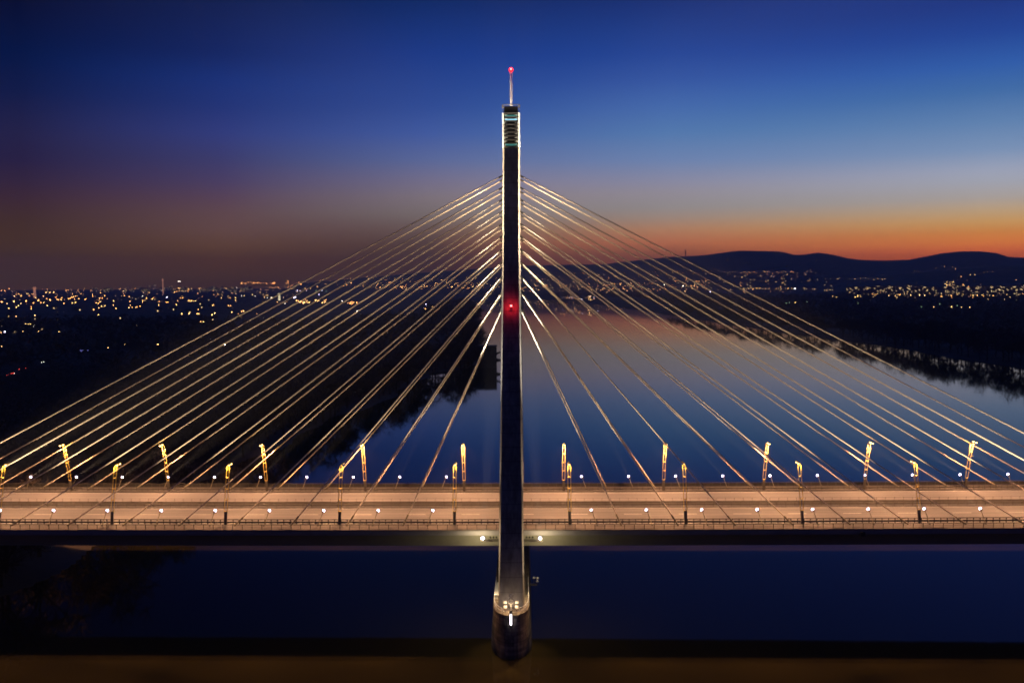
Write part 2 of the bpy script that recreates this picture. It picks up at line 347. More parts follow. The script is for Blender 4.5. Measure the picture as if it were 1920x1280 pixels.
fence('guardrail', 'double rail steel guardrail beside the near walkway', 'guardrail', -14.62, [('top_rail', 1.1, .18, .14), ('beam', .52, .2, .36)], 1.336, (.14, .14, 1.04), .3, M['rail_shade_dark'])
fence('guardrail', 'double rail steel guardrail beside the far walkway', 'guardrail', 14.9, [('top_rail', 1.02, .12, .12), ('beam', .56, .12, .30)], 1.336, (.10, .10, .96), .3, M['steel'])
fence('median_fence', 'light fence with thin posts on the far side of the median', 'fence', 3.25, [('top_rail', 1.1, .03, .03), ('beam', .35, .1, .16)], 2.004, (.05, .05, 1.09), .2, M['rail'], .07)
fence('guardrail', 'low median guardrail beside the near carriageway', 'guardrail', -.3, [('beam', .6, .12, .28), ('back_beam', .95, .05, .05)], 2.004, (.09, .09, .97), .7, M['steel'], .07)
fence('guardrail', 'low guardrail in the middle of the median strip', 'guardrail', 1.5, [('beam', .55, .12, .26)], 2.004, (.09, .09, .5), 1.1, M['steel'], .07)
# small dark inspection box hanging from the deck edge on the right
t_ = thing('inspection_box', (70.5, -19.2, -.5), 'small dark box and cable loop hanging from the deck edge right of the pylon', 'inspection box')
q = MB(); q.box(-.1, .75, -.28, .1, -.55, .35); q.build('box', M['dark'], t_)
q = MB(); [q.tube((-.8+.25*i, -.1, .1-.3*math.sin(i/5*PI)), (-.55+.25*i, -.1, .1-.3*math.sin((i+1)/5*PI)), .06, 5) for i in range(5)]; q.build('cable_loop', M['dark'], t_)

# ------------------------------------------------------------------ pier
pier = thing('pier', (0, 0, WZ), 'tall concrete river pier with rounded nose under the pylon, water stained', 'pier')
def pier_ring(hw, yn, z, n=18):
    r = []
    for k in range(n+1):
        a = PI*k/n; r.append((-hw*math.cos(a), -26-(yn-26)*math.sin(a)**.8, z))
    for k in range(n+1):
        a = PI*k/n; r.append((hw*math.cos(a), 26+(yn-26)*math.sin(a)**.8, z))
    return r
PT = -12.4
q = MB(); q.loft([pier_ring(4.15, 34.1, WZ-4-WZ), pier_ring(4.0, 33.95, 0), pier_ring(3.85, 33.7, 3.2), pier_ring(3.5, 32.9, PT-.45-WZ), pier_ring(3.56, 33.0, PT-.42-WZ), pier_ring(3.56, 33.0, PT-WZ)]); q.build('shaft', M['pierc'], pier)
# ------------------------------------------------------------------ pylon
pyl = thing('pylon', (0, 0, PT), 'tall dark concrete pylon in the middle with lit edges and a red lamp', 'pylon')
def leg(sgn):
    zs = list(np.arange(PT, 79.3, 2.7))+[79.3]; rings = []
    for z in zs:
        b_ = leg_w(z); a_ = b_-.29; d_ = leg_d(z); c_ = sgn*leg_c(z); ch = 1.1
        ring = [(-a_,-d_),(a_,-d_),(b_,-d_+ch),(b_,d_-ch),(a_,d_),(-a_,d_),(-b_,d_-ch),(-b_,-d_+ch)]
        rings.append([(x, c_+y, z-PT) for x, y in ring])
    q = MB(); q.loft(rings); return q.build('leg', M['conc'], pyl)
leg(-1); leg(1)
q = MB(); q.box(-1.5, 1.5, -22.6, 22.6, -9-PT, -5.2-PT); q.build('crossbeam', M['conc'], pyl)
# head with louvres
def P(z): return z-PT
q = MB(); q.box(-1.25, 1.25, -3.3, 3.3, P(79.3), P(86.5)); q.build('core', M['dark'], pyl)
for sx_ in (-1, 1):
    q = MB(); q.box(sx_*1.72-.13, sx_*1.72+.13, -3.9, 3.9, P(79.3), P(86.5)); q.build('side_fin', M['white'], pyl)
q = MB(); q.box(-1.6, 1.6, -3.85, 3.85, P(78.9), P(79.32)); q.build('sill', M['conc'], pyl)
for k in range(9):
    z = 79.55+.80*k
    q = MB(); q.box(-1.585, 1.585, -3.8, 3.8, P(z+.42), P(z+.60)); q.build('louvre', M['dark'], pyl)
    for sx_ in (-1, 1):
        q = MB(); q.loft([[(sx_*1.58, y, P(z+.02)), (sx_*1.58, y, P(z+.30)), (sx_*.75, y, P(z+.17))] for y in (-3.7, 3.7)]); q.build('fin_bracket', M['white'], pyl)
for z, mt in ((79.75, 'teal'), (85.05, 'bluewin'), (85.85, 'teal')):
    q = MB(); q.box(-1.3, 1.3, -3.62, -3.32, P(z-.13), P(z+.2)); q.build('lit_window', M[mt], pyl)
q = MB(); q.box(-1.5, 1.5, -3.5, 3.5, P(86.5), P(87.95)); q.build('roof_block', M['dark'], pyl)
q = MB()
for y in (-3.6, 3.6): q.beam((-1.8, y, P(88.25)), (1.8, y, P(88.25)), .1, .12)
for x in (-1.8, 1.8): q.beam((x, -3.6, P(88.25)), (x, 3.6, P(88.25)), .1, .12); q.beam((x, -3.6, P(88.25)), (x*.76, -3.5, P(87.5)), .08, .08); q.beam((x, 3.6, P(88.25)), (x*.76, 3.5, P(87.5)), .08, .08)
q.build('roof_frame', M['steel'], pyl)
for x in (-1.78, 1.78):
    q = MB(); q.box(x-.14, x+.14, -3.9, -3.65, P(87.5), P(88.2)); q.build('roof_lamp', M['steel'], pyl)
mast = thing('mast', (0, 0, P(87.95)), 'x', 'x'); del mast['label']; del mast['category']; mast.parent = pyl
q = MB()
for x, y in ((-.17,-.17),(.17,-.17),(.17,.17),(-.17,.17)): q.tube((x, y, 0), (x, y, 8.1), .08, 5)
q.build('mast_rail', M['white'], mast)
q = MB()
for k in range(20): q.beam((-.17, -.17, k*.4), (.17, -.17, k*.4+.2), .03, .03); q.beam((-.17, .17, k*.4), (.17, .17, k*.4+.2), .03, .03); q.beam((-.17, -.17, k*.4), (-.17, .17, k*.4+.2), .03, .03); q.beam((.17, -.17, k*.4+.1), (.17, .17, k*.4+.3), .03, .03)
q.build('lattice', M['white'], mast)
q = MB(); q.smooth = True; q.sphere((0, 0, 8.45), .52, 14, 9); q.build('beacon', M['redglow'], mast)
q = MB(); q.smooth = True; q.sphere((0, -.42, 8.5), .22, 10, 6); q.build('beacon_core', M['redcore'], mast)
# red obstacle lamp on the near leg
zl = 45.5; fy = -(leg_c(zl)+leg_d(zl))
t_ = thing('obstacle_lamp', (0, fy, zl), 'small red warning lamp glowing on the front of the pylon leg', 'warning lamp')
q = MB(); q.box(-.12, .12, -.85, .1, -.45, -.3); q.build('bracket', M['dark'], t_)
q = MB(); q.smooth = True; q.sphere((0, -.8, .0), .2, 12, 8); q.build('lamp_glass', M['redcore'], t_)

def light(kind, name, loc, col, power, target=None, ang=None, blend=.5, size=.1, parent=None):
    l = bpy.data.lights.new(name, kind); l.color = col; l.energy = power; l.shadow_soft_size = size
    o = bpy.data.objects.new(name, l); COL.objects.link(o)
    if kind == 'SPOT': l.spot_size = rad(ang); l.spot_blend = blend
    if parent: o.parent = parent
    o.location = loc
    if target is not None:
        d = Vector(target)-(Vector(loc)+(parent.location if parent else Vector()))
        o.rotation_euler = d.to_track_quat('-Z', 'Y').to_euler()
    return o
light('POINT', 'red_light', (0, -1.0, .0), (1, .012, .018), 460, size=.2, parent=t_)
light('POINT', 'red_light', (0, -.8, 96.6), (1, .04, .08), 150, size=.3)

# ------------------------------------------------------------------ stay cables
ZT = [45.05, 48.5, 51.85, 54.8, 57.5, 60.25, 62.85, 65.5, 68.1, 70.7, 73.3]
XC = [22.6+11.74*k for k in range(11)]
ORD = ['innermost', 'second', 'third', 'fourth', 'fifth', 'sixth', 'seventh', 'eighth', 'ninth', 'tenth', 'outermost']
for sy in (-1, 1):
    for sx_ in (-1, 1):
        for k in range(11):
            top = Vector((sx_*(leg_w(ZT[k])-.15), sy*leg_c(ZT[k]), ZT[k])); bot = Vector((sx_*XC[k], sy*16.0, .13+dz(sx_*XC[k])))
            side = 'left' if sx_ < 0 else 'right'; pl = 'near' if sy < 0 else 'far'
            lab = f'{ORD[k]} stay cable counted from the pylon on the {side}, {pl} side of the deck'
            t_ = thing('stay_cable', bot, lab, 'stay cable', 'stay cables fanning from the pylon')
            d = (top-bot).normalized(); l_ = (top-bot).length
            q = MB(); q.smooth = True; q.tube(d*2.2, d*(l_-1.0), .125, 10, cap=False); q.build('cable', M['cable'], t_)
            q = MB(); q.tube((0, 0, 0), d*2.6, .19, 10); q.build('lower_sleeve', M['arm'], t_)
            q = MB(); q.tube(d*(l_-1.1), d*l_, .2, 8); q.build('upper_socket', M['socket'], t_)

# ------------------------------------------------------------------ tall street lamps
def lamp_mesh():
    # local frame: base at origin, leans and reaches towards +y
    def cpt(h): return 2.7*(h/11.75)**1.25
    parts = []
    q = MB(); 
    q.loft([[(-.27, -.16, 0), (.27, -.16, 0), (.27, .16, 0), (-.27, .16, 0)], [(-.30, cpt(2.6)-.09, 2.6), (.30, cpt(2.6)-.09, 2.6), (.30, cpt(2.6)+.09, 2.6), (-.30, cpt(2.6)+.09, 2.6)]])
    parts.append(('base', q, M['steel']))
    for s_ in (-1, 1):
        q = MB(); hs = [2.6+i*.9 for i in range(11)]
        for h0, h1 in zip(hs[:-1], hs[1:]): q.tube((s_*.30, cpt(h0), h0), (s_*.30, cpt(h1), h1), .07, 6, cap=False)
        parts.append(('upright', q, M['pole']))
    q = MB()
    for h in (2.65, 5.0, 7.2, 9.4): q.beam((-.3, cpt(h), h), (.3, cpt(h), h), .15, .16)
    parts.append(('rung', q, M['pole']))
    q = MB(); n = 7
    for i in range(n):
        a0, a1_ = PI*i/n, PI*(i+1)/n
        q.tube((-.3*math.cos(a0), cpt(11.6), 11.6+.25*math.sin(a0)), (-.3*math.cos(a1_), cpt(11.6), 11.6+.25*math.sin(a1_)), .07, 6)
    parts.append(('top_arch', q, M['pole']))
    q = MB(); q.tube((0, 2.6, 11.8), (0, 4.7, 12.0), .06, 6); parts.append(('arm', q, M['pole']))
    heads = []
    for y in (3.2, 4.5): heads.append(y)
    return parts, heads
LX = [12+24*k for k in range(-7, 7)]
def make_lamp():
    t_ = thing('street_lamp', (0, 0, 0), 'x', 'street lamp', 'tall ladder frame street lamps along the bridge')
    parts, heads = lamp_mesh()
    for nm, q, mt in parts: q.build(nm, mt, t_)
    for y in heads:
        q = MB(); q.loft([[(-.2, y-.38, 11.98), (.2, y-.38, 11.98), (.2, y+.38, 12.02), (-.2, y+.38, 12.02)], [(-.12, y-.28, 12.18), (.12, y-.28, 12.18), (.12, y+.28, 12.2), (-.12, y+.28, 12.2)]])
        hd = q.build('lamp_head', M['pole'], t_)
        q = MB(); q.smooth = True; q.sphere((0, y, 11.93), .21, 10, 6, .6); q.build('lamp_glass', M['sodium'], hd)
    l = light('SPOT', 'lamp_light', (0, 3.9, 11.75), (1, .49, .235), 24000, ang=148, blend=.45, size=.35, parent=t_)
    l.rotation_euler = (0, 0, 0)
    light('POINT', 'glow_light', (0, 2.3, 11.4), (1, .60, .16), 420, size=.3, parent=t_)
    return t_
proto = make_lamp(); refresh_kids()
first = True
for sy in (-1, 1):
    for x in LX:
        o = proto if first else copy_tree(proto); first = False
        o.location = (x, sy*15.0, .13+dz(x)); o.rotation_euler = (0, 0, 0 if sy < 0 else PI)
        n = int((abs(x)-12)/24); side = 'left' if x < 0 else 'right'; pl = 'near' if sy < 0 else 'far'
        o['label'] = f'tall yellow street lamp, {["first","second","third","fourth","fifth","sixth","seventh","eighth"][n]} to the {side} of the pylon on the {pl} edge'

# ------------------------------------------------------------------ cable floodlights on leaning arms
FX = [16.5+11.34*k for k in range(11)]
NTH = ['first','second','third','fourth','fifth','sixth','seventh','eighth','ninth','tenth','eleventh']
def make_flood(s_):
    # s_ = +1: stands right of the pylon, arm leans left
    t_ = thing('cable_floodlight', (0, 0, 0), 'x', 'floodlight', 'floodlights on leaning arms that light the cables')
    q = MB(); q.box(-.18, .18, -.18, .18, 0, .12); q.build('base_plate', M['dark'], t_)
    q = MB(); q.tube((0, 0, .1), (-s_*1.0, 0, 2.85), .075, 6); q.build('arm', M['arm'], t_)
    hd = Vector((-s_*1.1, 0, 3.1)); ax = Vector((-s_*.62, 0, .78))
    q = MB(); q.tube(hd-ax*.32, hd+ax*.12, .2, 10, .34); h = q.build('lamp_head', M['arm'], t_)
    q = MB(); q.tube(hd+ax*.10, hd+ax*.2, .25, 12); q.build('lens', M['floodglass'], h)
    q = MB(); q.smooth = True; q.sphere(hd+ax*.20, .20, 12, 8); q.build('bulb', M['floodglass'], h)
    return t_, hd+ax*.6
pr = {}
for s_ in (-1, 1): pr[s_] = make_flood(s_)
refresh_kids(); usedp = set()
for sy in (-1, 1):
    for s_ in (-1, 1):
        for k in range(11):
            root, hp = pr[s_]
            o = root if s_ not in usedp else copy_tree(root); usedp.add(s_)
            x = s_*(FX[k]+1.1); o.location = (x, sy*15.9, .1+dz(x))
            side = 'left' if s_ < 0 else 'right'; pl = 'near' if sy < 0 else 'far'
            o['label'] = f'white floodlight on leaning arm, {NTH[k]} to the {side} of the pylon, {pl} edge'
            src = Vector(o.location)+hp
            kk = min(10, k+1); zt = ZT[kk]-2; tgt = Vector((s_*6.0, sy*leg_c(zt), zt-1.5)); dist = (tgt-src).length
            light('SPOT', 'flood_beam', src-Vector(o.location), (1, .73, .44), 92*dist**2, target=tgt, ang=14, blend=1, size=.2, parent=o)

# ------------------------------------------------------------------ pylon floodlights on outriggers below the deck edge
for s_ in (-1, 1):
    side = 'left' if s_ < 0 else 'right'
    t_ = thing('outrigger_floodlight', (s_*5.7, -22.6, -.55), f'white floodlight on a truss outrigger at the {side} side of the pylon below the deck', 'floodlight')
    q = MB(); 
    for dz_ in (-.75, -.45): q.beam((-s_*3.6, .3, dz_), (s_*.5, .3, dz_), .08, .08); q.beam((-s_*3.6, .9, dz_), (-s_*1.0, .9, dz_), .08, .08)
    for i in range(6): q.beam((-s_*(3.5-i*.6), .3, -.75), (-s_*(3.2-i*.6), .3, -.45), .05, .05)
    q.build('truss', M['dark'], t_)
    q = MB(); q.box(-s_*.9-1.1, -s_*.9+1.1, .2, 1.0, -.80, -.76); q.build('platform', M['dark'], t_)
    for i in range(3):
        q = MB(); q.tube((-s_*(1.6+i*.6), .4, -.1), (-s_*(1.4+i*.6), .5, .15), .14, 8, .2); q.build('lamp_can', M['dark'], t_)
    q = MB(); q.smooth = True; q.sphere((0, 0, 0), .3, 12, 8); q.build('lamp_glass', M['floodglass'], t_)
    base = Vector(t_.location)
    light('SPOT', 'side_beam', (0, -.3, .5), (1, .9, .74), 1900000, target=(s_*2.0, -leg_c(58), 58), ang=11, blend=.8, size=.2, parent=t_)
    light('SPOT', 'side_beam', (0, .2, .4), (1, .8, .55), 45000, target=(s_*2.1, -leg_c(22), 22), ang=30, blend=.8, size=.2, parent=t_)
    light('POINT', 'fascia_light', (s_*.6, -.1, -.1), (1, .78, .42), 1900, size=.25, parent=t_)
    light('SPOT', 'pier_fill_beam', (s_*.2, -.6, -.4), (1, .62, .30), 5200, target=(s_*3.2, -30.5, -16.5), ang=42, blend=.9, size=.2, parent=t_)  # extra beam added to brighten the pier sides
    light('SPOT', 'low_beam', (-s_*.9, -.6, -1.2), (1, .72, .42), 1500, target=(s_*2.3, -leg_c(-8), -8), ang=60, blend=.8, size=.2, parent=t_)
light('SPOT', 'head_light', (-2.7, -5.2, 78.7), (1, .86, .62), 520, target=(-1.55, -3.9, 81.9), ang=80, size=.15); light('SPOT', 'head_light', (2.7, -5.2, 78.7), (1, .86, .62), 520, target=(1.55, -3.9, 81.9), ang=80, size=.15)
light('SPOT', 'head_light', (-2.7, -5.2, 83.6), (1, .86, .62), 520, target=(-1.55, -3.9, 86.8), ang=80, size=.15); light('SPOT', 'head_light', (2.7, -5.2, 83.6), (1, .86, .62), 520, target=(1.55, -3.9, 86.8), ang=80, size=.15)

light('POINT', 'mast_fill_light', (-.9, -1.6, 89.2), (1, .78, .5), 260, size=.1); light('POINT', 'mast_fill_light', (.9, -1.6, 93), (1, .78, .5), 160, size=.1)  # unseen lamps added to brighten the mast
# ------------------------------------------------------------------ things on the pier
t_ = thing('pier_railing', (0, 0, PT), 'steel railing round the lit platform on the pier nose', 'railing')
def nose(hw, yn, n=12):
    pts = [(-hw, -14), (-hw, -20), (-hw, -26)]
    for k in range(1, n):
        a = PI*k/n; pts.append((-hw*math.cos(a), -26-(yn-26)*math.sin(a)**.8))
    return pts+[(hw, -26), (hw, -20), (hw, -14)]
pts = nose(3.35, 32.6)
for nm, zz, rr in (('handrail', 1.1, .06), ('lower_rail', .55, .035)):
    q = MB()
    for (xa, ya), (xb, yb) in zip(pts[:-1], pts[1:]): q.tube((xa, ya, zz), (xb, yb, zz), rr, 6)
    q.build(nm, M['white'], t_)
for i in range(0, len(pts), 2):
    q = MB(); q.tube((pts[i][0], pts[i][1], 0), (pts[i][0], pts[i][1], 1.1), .045, 6); q.build('post', M['white'], t_)
t_ = thing('parapet_block', (-2.95, -20.5, PT), 'pale concrete parapet block on the left of the pier platform', 'parapet')
q = MB(); q.loft([[(-.45, -3.6, 0), (.4, -3.6, 0), (.4, 3.6, 0), (-.45, 3.6, 0)], [(-.42, -3.5, .8), (.36, -3.5, .8), (.36, 3.5, .8), (-.42, 3.5, .8)]]); q.build('block', M['white'], t_)
q = MB(); q.box(-.5, .44, -3.7, 3.7, .8, .92); q.build('coping', M['white'], t_)
t_ = thing('navigation_sign', (0, -31.6, PT), 'navigation mark with a cross above a ring on a short pole at the pier nose', 'sign')
q = MB(); q.tube((0, 0, 0), (0, 0, 3.6), .06, 6); q.build('pole', M['white'], t_)
q = MB(); q.beam((-.42, -.1, 2.95), (.42, -.1, 3.75), .08, .14); q.beam((.42, -.1, 2.95), (-.42, -.1, 3.75), .08, .14); q.build('cross', M['white'], t_)
q = MB()
for i in range(12):
    a0, a1_ = 2*PI*i/12, 2*PI*(i+1)/12; q.tube((.42*math.cos(a0), -.1, 2.2+.42*math.sin(a0)), (.42*math.cos(a1_), -.1, 2.2+.42*math.sin(a1_)), .07, 6)
q.build('ring', M['white'], t_)
t_ = thing('marker_light', (0, -33.35, PT), 'upright white glowing light bar on the tip of the pier nose', 'light')
q = MB(); q.box(-.13, .13, -.12, .12, -1.6, .35); q.build('light_bar', M['whiteglow'], t_)
q = MB(); q.box(-.26, .26, .12, .3, -2.2, 1.0); q.build('housing', M['dark'], t_)
for i, (x, z) in enumerate(((-1.15, 1.7), (1.15, 1.7), (-1.1, .8), (1.1, .8))):
    nm = ('upper', 'upper', 'lower', 'lower')[i]; side = 'left' if x < 0 else 'right'
    t_ = thing('pier_floodlight', (x, -31.0, PT), f'small white lit floodlight, {nm} {side} of the four on the pier nose', 'floodlight', 'floodlights on the pier nose')
    q = MB(); q.tube((0, 0, 0), (0, 0, z), .05, 6); q.build('stand', M['dark'], t_)
    q = MB(); q.box(-.3, .3, -.2, .15, z, z+.42); h = q.build('housing', M['white'], t_)
    q = MB(); q.box(-.26, .26, .15, .2, z+.05, z+.38); q.build('lens', M['whiteglow'], h)
light('POINT', 'pier_light', (-.6, -31.6, PT+1.5), (1, .66, .34), 150, size=.2); light('POINT', 'pier_light', (.6, -31.6, PT+1.5), (1, .66, .34), 150, size=.2)
light('POINT', 'pier_light', (-2.95, -24.5, PT+1.6), (1, .70, .38), 120, size=.15); light('POINT', 'pier_light', (2.95, -24.5, PT+1.6), (1, .70, .38), 120, size=.15)
for s_ in (-1, 1): light('SPOT', 'leg_uplight', (s_*5.3, -21, -9.5), (1, .74, .5), 2200, target=(s_*2.2, -24.6, -2.5), ang=75, blend=.6, size=.15)
t_ = thing('side_gantry', (4.3, -17.2, -11.8), 'small platform with three round lamps sticking out right of the pier', 'gantry')
q = MB(); q.box(-1.3, .9, -.5, .5, -.1, .0); q.build('platform', M['steel'], t_)
q = MB(); q.tube((.2, 0, 0), (.2, 0, 1.2), .05, 6); q.tube((.85, 0, 0), (.85, 0, 1.6), .05, 6); q.build('stand', M['steel'], t_)
for x, z in ((.25, 1.45), (.95, 1.3), (.9, .7)):
    q = MB(); q.smooth = True; q.sphere((x, -.1, z), .27, 12, 8); q.build('lamp_globe', M['white'], t_)

# ------------------------------------------------------------------ intake tower in the river and its footbridge
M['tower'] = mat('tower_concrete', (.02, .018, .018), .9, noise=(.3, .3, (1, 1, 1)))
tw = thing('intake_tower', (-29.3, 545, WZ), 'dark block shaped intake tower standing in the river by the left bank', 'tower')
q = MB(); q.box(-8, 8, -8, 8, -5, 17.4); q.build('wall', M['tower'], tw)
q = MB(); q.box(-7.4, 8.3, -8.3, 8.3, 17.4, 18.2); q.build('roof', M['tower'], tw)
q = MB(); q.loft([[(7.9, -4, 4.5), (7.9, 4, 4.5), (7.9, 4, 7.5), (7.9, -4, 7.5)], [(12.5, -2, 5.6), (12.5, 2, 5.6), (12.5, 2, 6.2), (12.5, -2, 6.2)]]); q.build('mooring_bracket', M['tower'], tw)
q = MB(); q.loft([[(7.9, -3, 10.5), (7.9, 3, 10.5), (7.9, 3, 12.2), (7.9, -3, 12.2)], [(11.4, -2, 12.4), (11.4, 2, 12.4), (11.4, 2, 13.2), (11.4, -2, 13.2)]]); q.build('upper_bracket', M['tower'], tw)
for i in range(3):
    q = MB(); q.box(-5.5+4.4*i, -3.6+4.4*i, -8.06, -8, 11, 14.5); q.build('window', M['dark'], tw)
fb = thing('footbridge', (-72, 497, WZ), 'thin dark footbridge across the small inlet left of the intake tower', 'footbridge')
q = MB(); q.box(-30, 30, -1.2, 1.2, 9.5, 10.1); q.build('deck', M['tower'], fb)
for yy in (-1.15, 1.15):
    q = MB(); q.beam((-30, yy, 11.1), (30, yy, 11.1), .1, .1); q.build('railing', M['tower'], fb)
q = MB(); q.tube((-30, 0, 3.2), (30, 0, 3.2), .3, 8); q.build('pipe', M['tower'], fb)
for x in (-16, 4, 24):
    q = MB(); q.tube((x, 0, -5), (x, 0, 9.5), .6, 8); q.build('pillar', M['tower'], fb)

# ------------------------------------------------------------------ bare winter trees
M['bark'] = mat('bark', (.045, .038, .03), .95, spec=.1); M['twig'] = mat('twigs', (.07, .056, .045), .95, spec=.1); M['forest'] = mat('forest_twigs', (.12, .095, .07), .95, spec=.1); M['pale_twig'] = mat('pale_willow_twigs', (.26, .22, .16), .95, spec=.1)
def tree_meshes(seed, H=22., spread=.36, twigm=None, wmul=1.):
    r = random.Random(seed); tr = MB(); tw_ = MB(); tips = []
    def br(p, d, l_, rad_, lev):
        q_ = p+d*l_; tr.tube(p, q_, rad_, 5 if lev < 2 else 3, rad_*.62, cap=False)
        if lev >= 3: tips.append((q_, d)); return
        for _ in range(3 if lev else 4):
            a = Vector((r.gauss(0, 1), r.gauss(0, 1), r.gauss(.25, .6))).normalized(); nd = (d*1.0+a*(.62+spread)).normalized()
            if nd.z < -.1: nd.z = .1; nd.normalize()
            br(p+d*l_*r.uniform(.55, 1), nd, l_*r.uniform(.6, .85), rad_*.5, lev+1)
    br(Vector((0, 0, -1)), Vector((r.uniform(-.08, .08), r.uniform(-.08, .08), 1)).normalized(), H*.30, H*.018, 0)
    for p_, d in tips:
        for _ in range(11):
            a = Vector((r.gauss(0, 1), r.gauss(0, 1), r.gauss(.2, .8))).normalized(); nd = (d*.5+a).normalized(); s_ = p_+d*r.uniform(-1.4, .3)
            e = s_+nd*r.uniform(.09, .17)*H; sd = nd.orthogonal().normalized()*.085*wmul
            tw_.add([s_-sd, s_+sd, e+Vector((r.uniform(-.4, .4), 0, r.uniform(-.3, .5)))], [(0, 1, 2)])
            mdl = s_.lerp(e, .5); e2 = mdl+(nd+a.cross(nd)*.9).normalized()*H*.07
            tw_.add([mdl-sd*.8, mdl+sd*.8, e2], [(0, 1, 2)])
    return tr.mesh('trunk', M['bark']), tw_.mesh('crown', twigm or M['twig'])
TV = [tree_meshes(s_, 22+2*(s_ % 3), .3+.1*(s_ % 4), wmul=1.15) for s_ in range(7)]
def put_tree(x, y, k, s_, label, group):
    z = float(height(x, y)); t_ = thing('bare_tree', (x, y, z-.3), label, 'tree', group)
    t_.rotation_euler = (0, 0, random.uniform(0, 6.28)); t_.scale = (s_, s_, s_*random.uniform(.9, 1.15))
    tm, cm = k
    for nm, me_ in (('trunk', tm), ('crown', cm)):
        o = bpy.data.objects.new(nm, me_); COL.objects.link(o); o.parent = t_
y = 470.
while y < 1750:
    xr = float(np.interp(y, SHR[:,0], SHR[:,1]))
    for row in (0, 1):
        put_tree(xr+random.uniform(5, 12)+row*12, y+random.uniform(-4, 4), random.choice(TV), random.uniform(1.2, 1.62) if y < 800 else random.uniform(1.05, 1.4), 'bare winter tree in the row on the right river bank', 'bare trees along the right bank')
    y += 14 if y < 900 else 28
y = -30.
while y < 1750:
    xl = float(np.interp(y, SHL[:,0], SHL[:,1]))
    put_tree(xl-random.uniform(3, 8), y+random.uniform(-3, 3), random.choice(TV), random.uniform(1.12, 1.5), 'bare winter tree in the row on the left river bank', 'bare trees along the left bank')
    y += 10.5 if y < 600 else 17
for x, yy, s_ in ((-47, 529, 1.6), (-53, 533, 1.5), (-42, 535, 1.45), (-50, 524, 1.4), (-58, 528, 1.3), (-44, 541, 1.2), (-58, 536, 1.1), (-63, 531, 1.0), (-42, 552, 1.0), (-50, 556, 1.1), (-66, 545, 1.1), (-78, 520, 1.1), (-73, 527, 1.05)):
    put_tree(x, yy, random.choice(TV), s_, 'bare winter tree in the clump on the bank beside the intake tower', 'bare trees beside the intake tower')

# forest and scrub beyond the banks: one mass nobody could count
def forest(n_try, box, fn, seed):
    r_ = np.random.default_rng(seed); x = r_.uniform(box[0], box[1], n_try); y = r_.uniform(box[2], box[3], n_try)
    R = np.hypot(x-CXY[0], y-CXY[1]); a = np.degrees(np.arctan2(x-CXY[0], y-CXY[1]))
    keep = (np.abs(a) < 38) & fn(x, y) & (r_.uniform(0, 1, n_try) < np.clip(1100/R, .22, 1)); return x[keep], y[keep]
def landward(x, y): return np.maximum(np.interp(y, SHL[:,0], SHL[:,1])-x, x-np.interp(y, SHR[:,0], SHR[:,1]))
fx, fy_ = [], []
nearf = False
for bx, seed, n_ in (((390, 2600, 450, 3400), 1, 26000), ((-1500, -90, -40, 3300), 2, 24000), ((-500, 900, 3350, 4300), 3, 3500)):
    def fn(x, y):
        l_ = landward(x, y); ok = ((l_ > 16) | (y > 3560))
        open_ = (vnoise(x/210+3, y/260) > .35) & (x < -180)
        city = (x < -230) & (y > 1150)
        Rc = np.hypot(x-CXY[0], y-CXY[1])
        return ok & ~open_ & ~city & ((Rc > 620) if not nearf else (Rc <= 620))
    a_, b_ = forest(n_, bx, fn, seed); fx.append(a_); fy_.append(b_)
nearf = True; na, nb = forest(3200, (-450, -90, -40, 430), fn, 5)
sy_ = np.random.default_rng(8).uniform(20, 1400, 1500); sx_s = np.interp(sy_, SHL[:,0], SHL[:,1])-np.random.default_rng(9).uniform(3, 26, 1500)
def crowns(fx, fy_, NTRI, sz, h0=13, h1=24):
    fz = height(fx, fy_); nT = len(fx); hgt = rng.uniform(h0, h1, nT)
    cdir = rng.normal(size=(nT, NTRI, 3)); cdir /= np.linalg.norm(cdir, axis=2, keepdims=True)
    cc = np.stack([fx, fy_, fz], -1)[:, None, :] + cdir*(np.stack([hgt*.30, hgt*.30, hgt*.40], -1)[:, None, :])*rng.uniform(.35, 1, (nT, NTRI, 1)) + np.stack([0*fx, 0*fx, hgt*.58], -1)[:, None, :]
    tri = cc[:, :, None, :] + rng.normal(size=(nT, NTRI, 3, 3))*(hgt*sz)[:, None, None, None]
    return tri.reshape(-1, 3)
vv = np.concatenate([crowns(np.concatenate(fx), np.concatenate(fy_), 18, .085), crowns(na, nb, 260, .018), crowns(sx_s, sy_, 60, .05, 5, 11)])
me = bpy.data.meshes.new('forest'); np_mesh(me, vv, np.arange(len(vv)).reshape(-1, 3)); me.materials.append(M['forest'])
fo = bpy.data.objects.new('forest', me); COL.objects.link(fo); tag(fo, 'dark leafless woodland covering the flat land on both river banks', 'woodland', kind='stuff')

# ------------------------------------------------------------------ towns in the distance
GL = {'orange': ((1, .37, .10), 26), 'yellow': ((1, .54, .17), 24), 'white': ((1, .88, .72), 20), 'violet': ((.72, .66, 1), 24), 'red': ((1, .06, .04), 10), 'green': ((.5, .9, .45), 5), 'dim': ((1, .5, .28), 3)}
for k_, (c_, s_) in GL.items(): M['g_'+k_] = mat('town_lamp_'+k_, c_, .4, emit=c_, es=s_)
def tl_mesh(colr):
    q = MB(); q.tube((0, 0, 0), (0, 0, 6.2), .12, 4, cap=False); q.tube((0, 0, 6.1), (.6, 0, 6.4), .08, 4); q.cur = 1; q.sphere((.6, 0, 6.6), .5, 6, 4); return q.mesh('town_lamp', [M['dark'], M['g_'+colr]])
TL = {k_: tl_mesh(k_) for k_ in GL}
spots = []
def add(u, v, c, s_=1.): spots.append((u, v, c, s_))
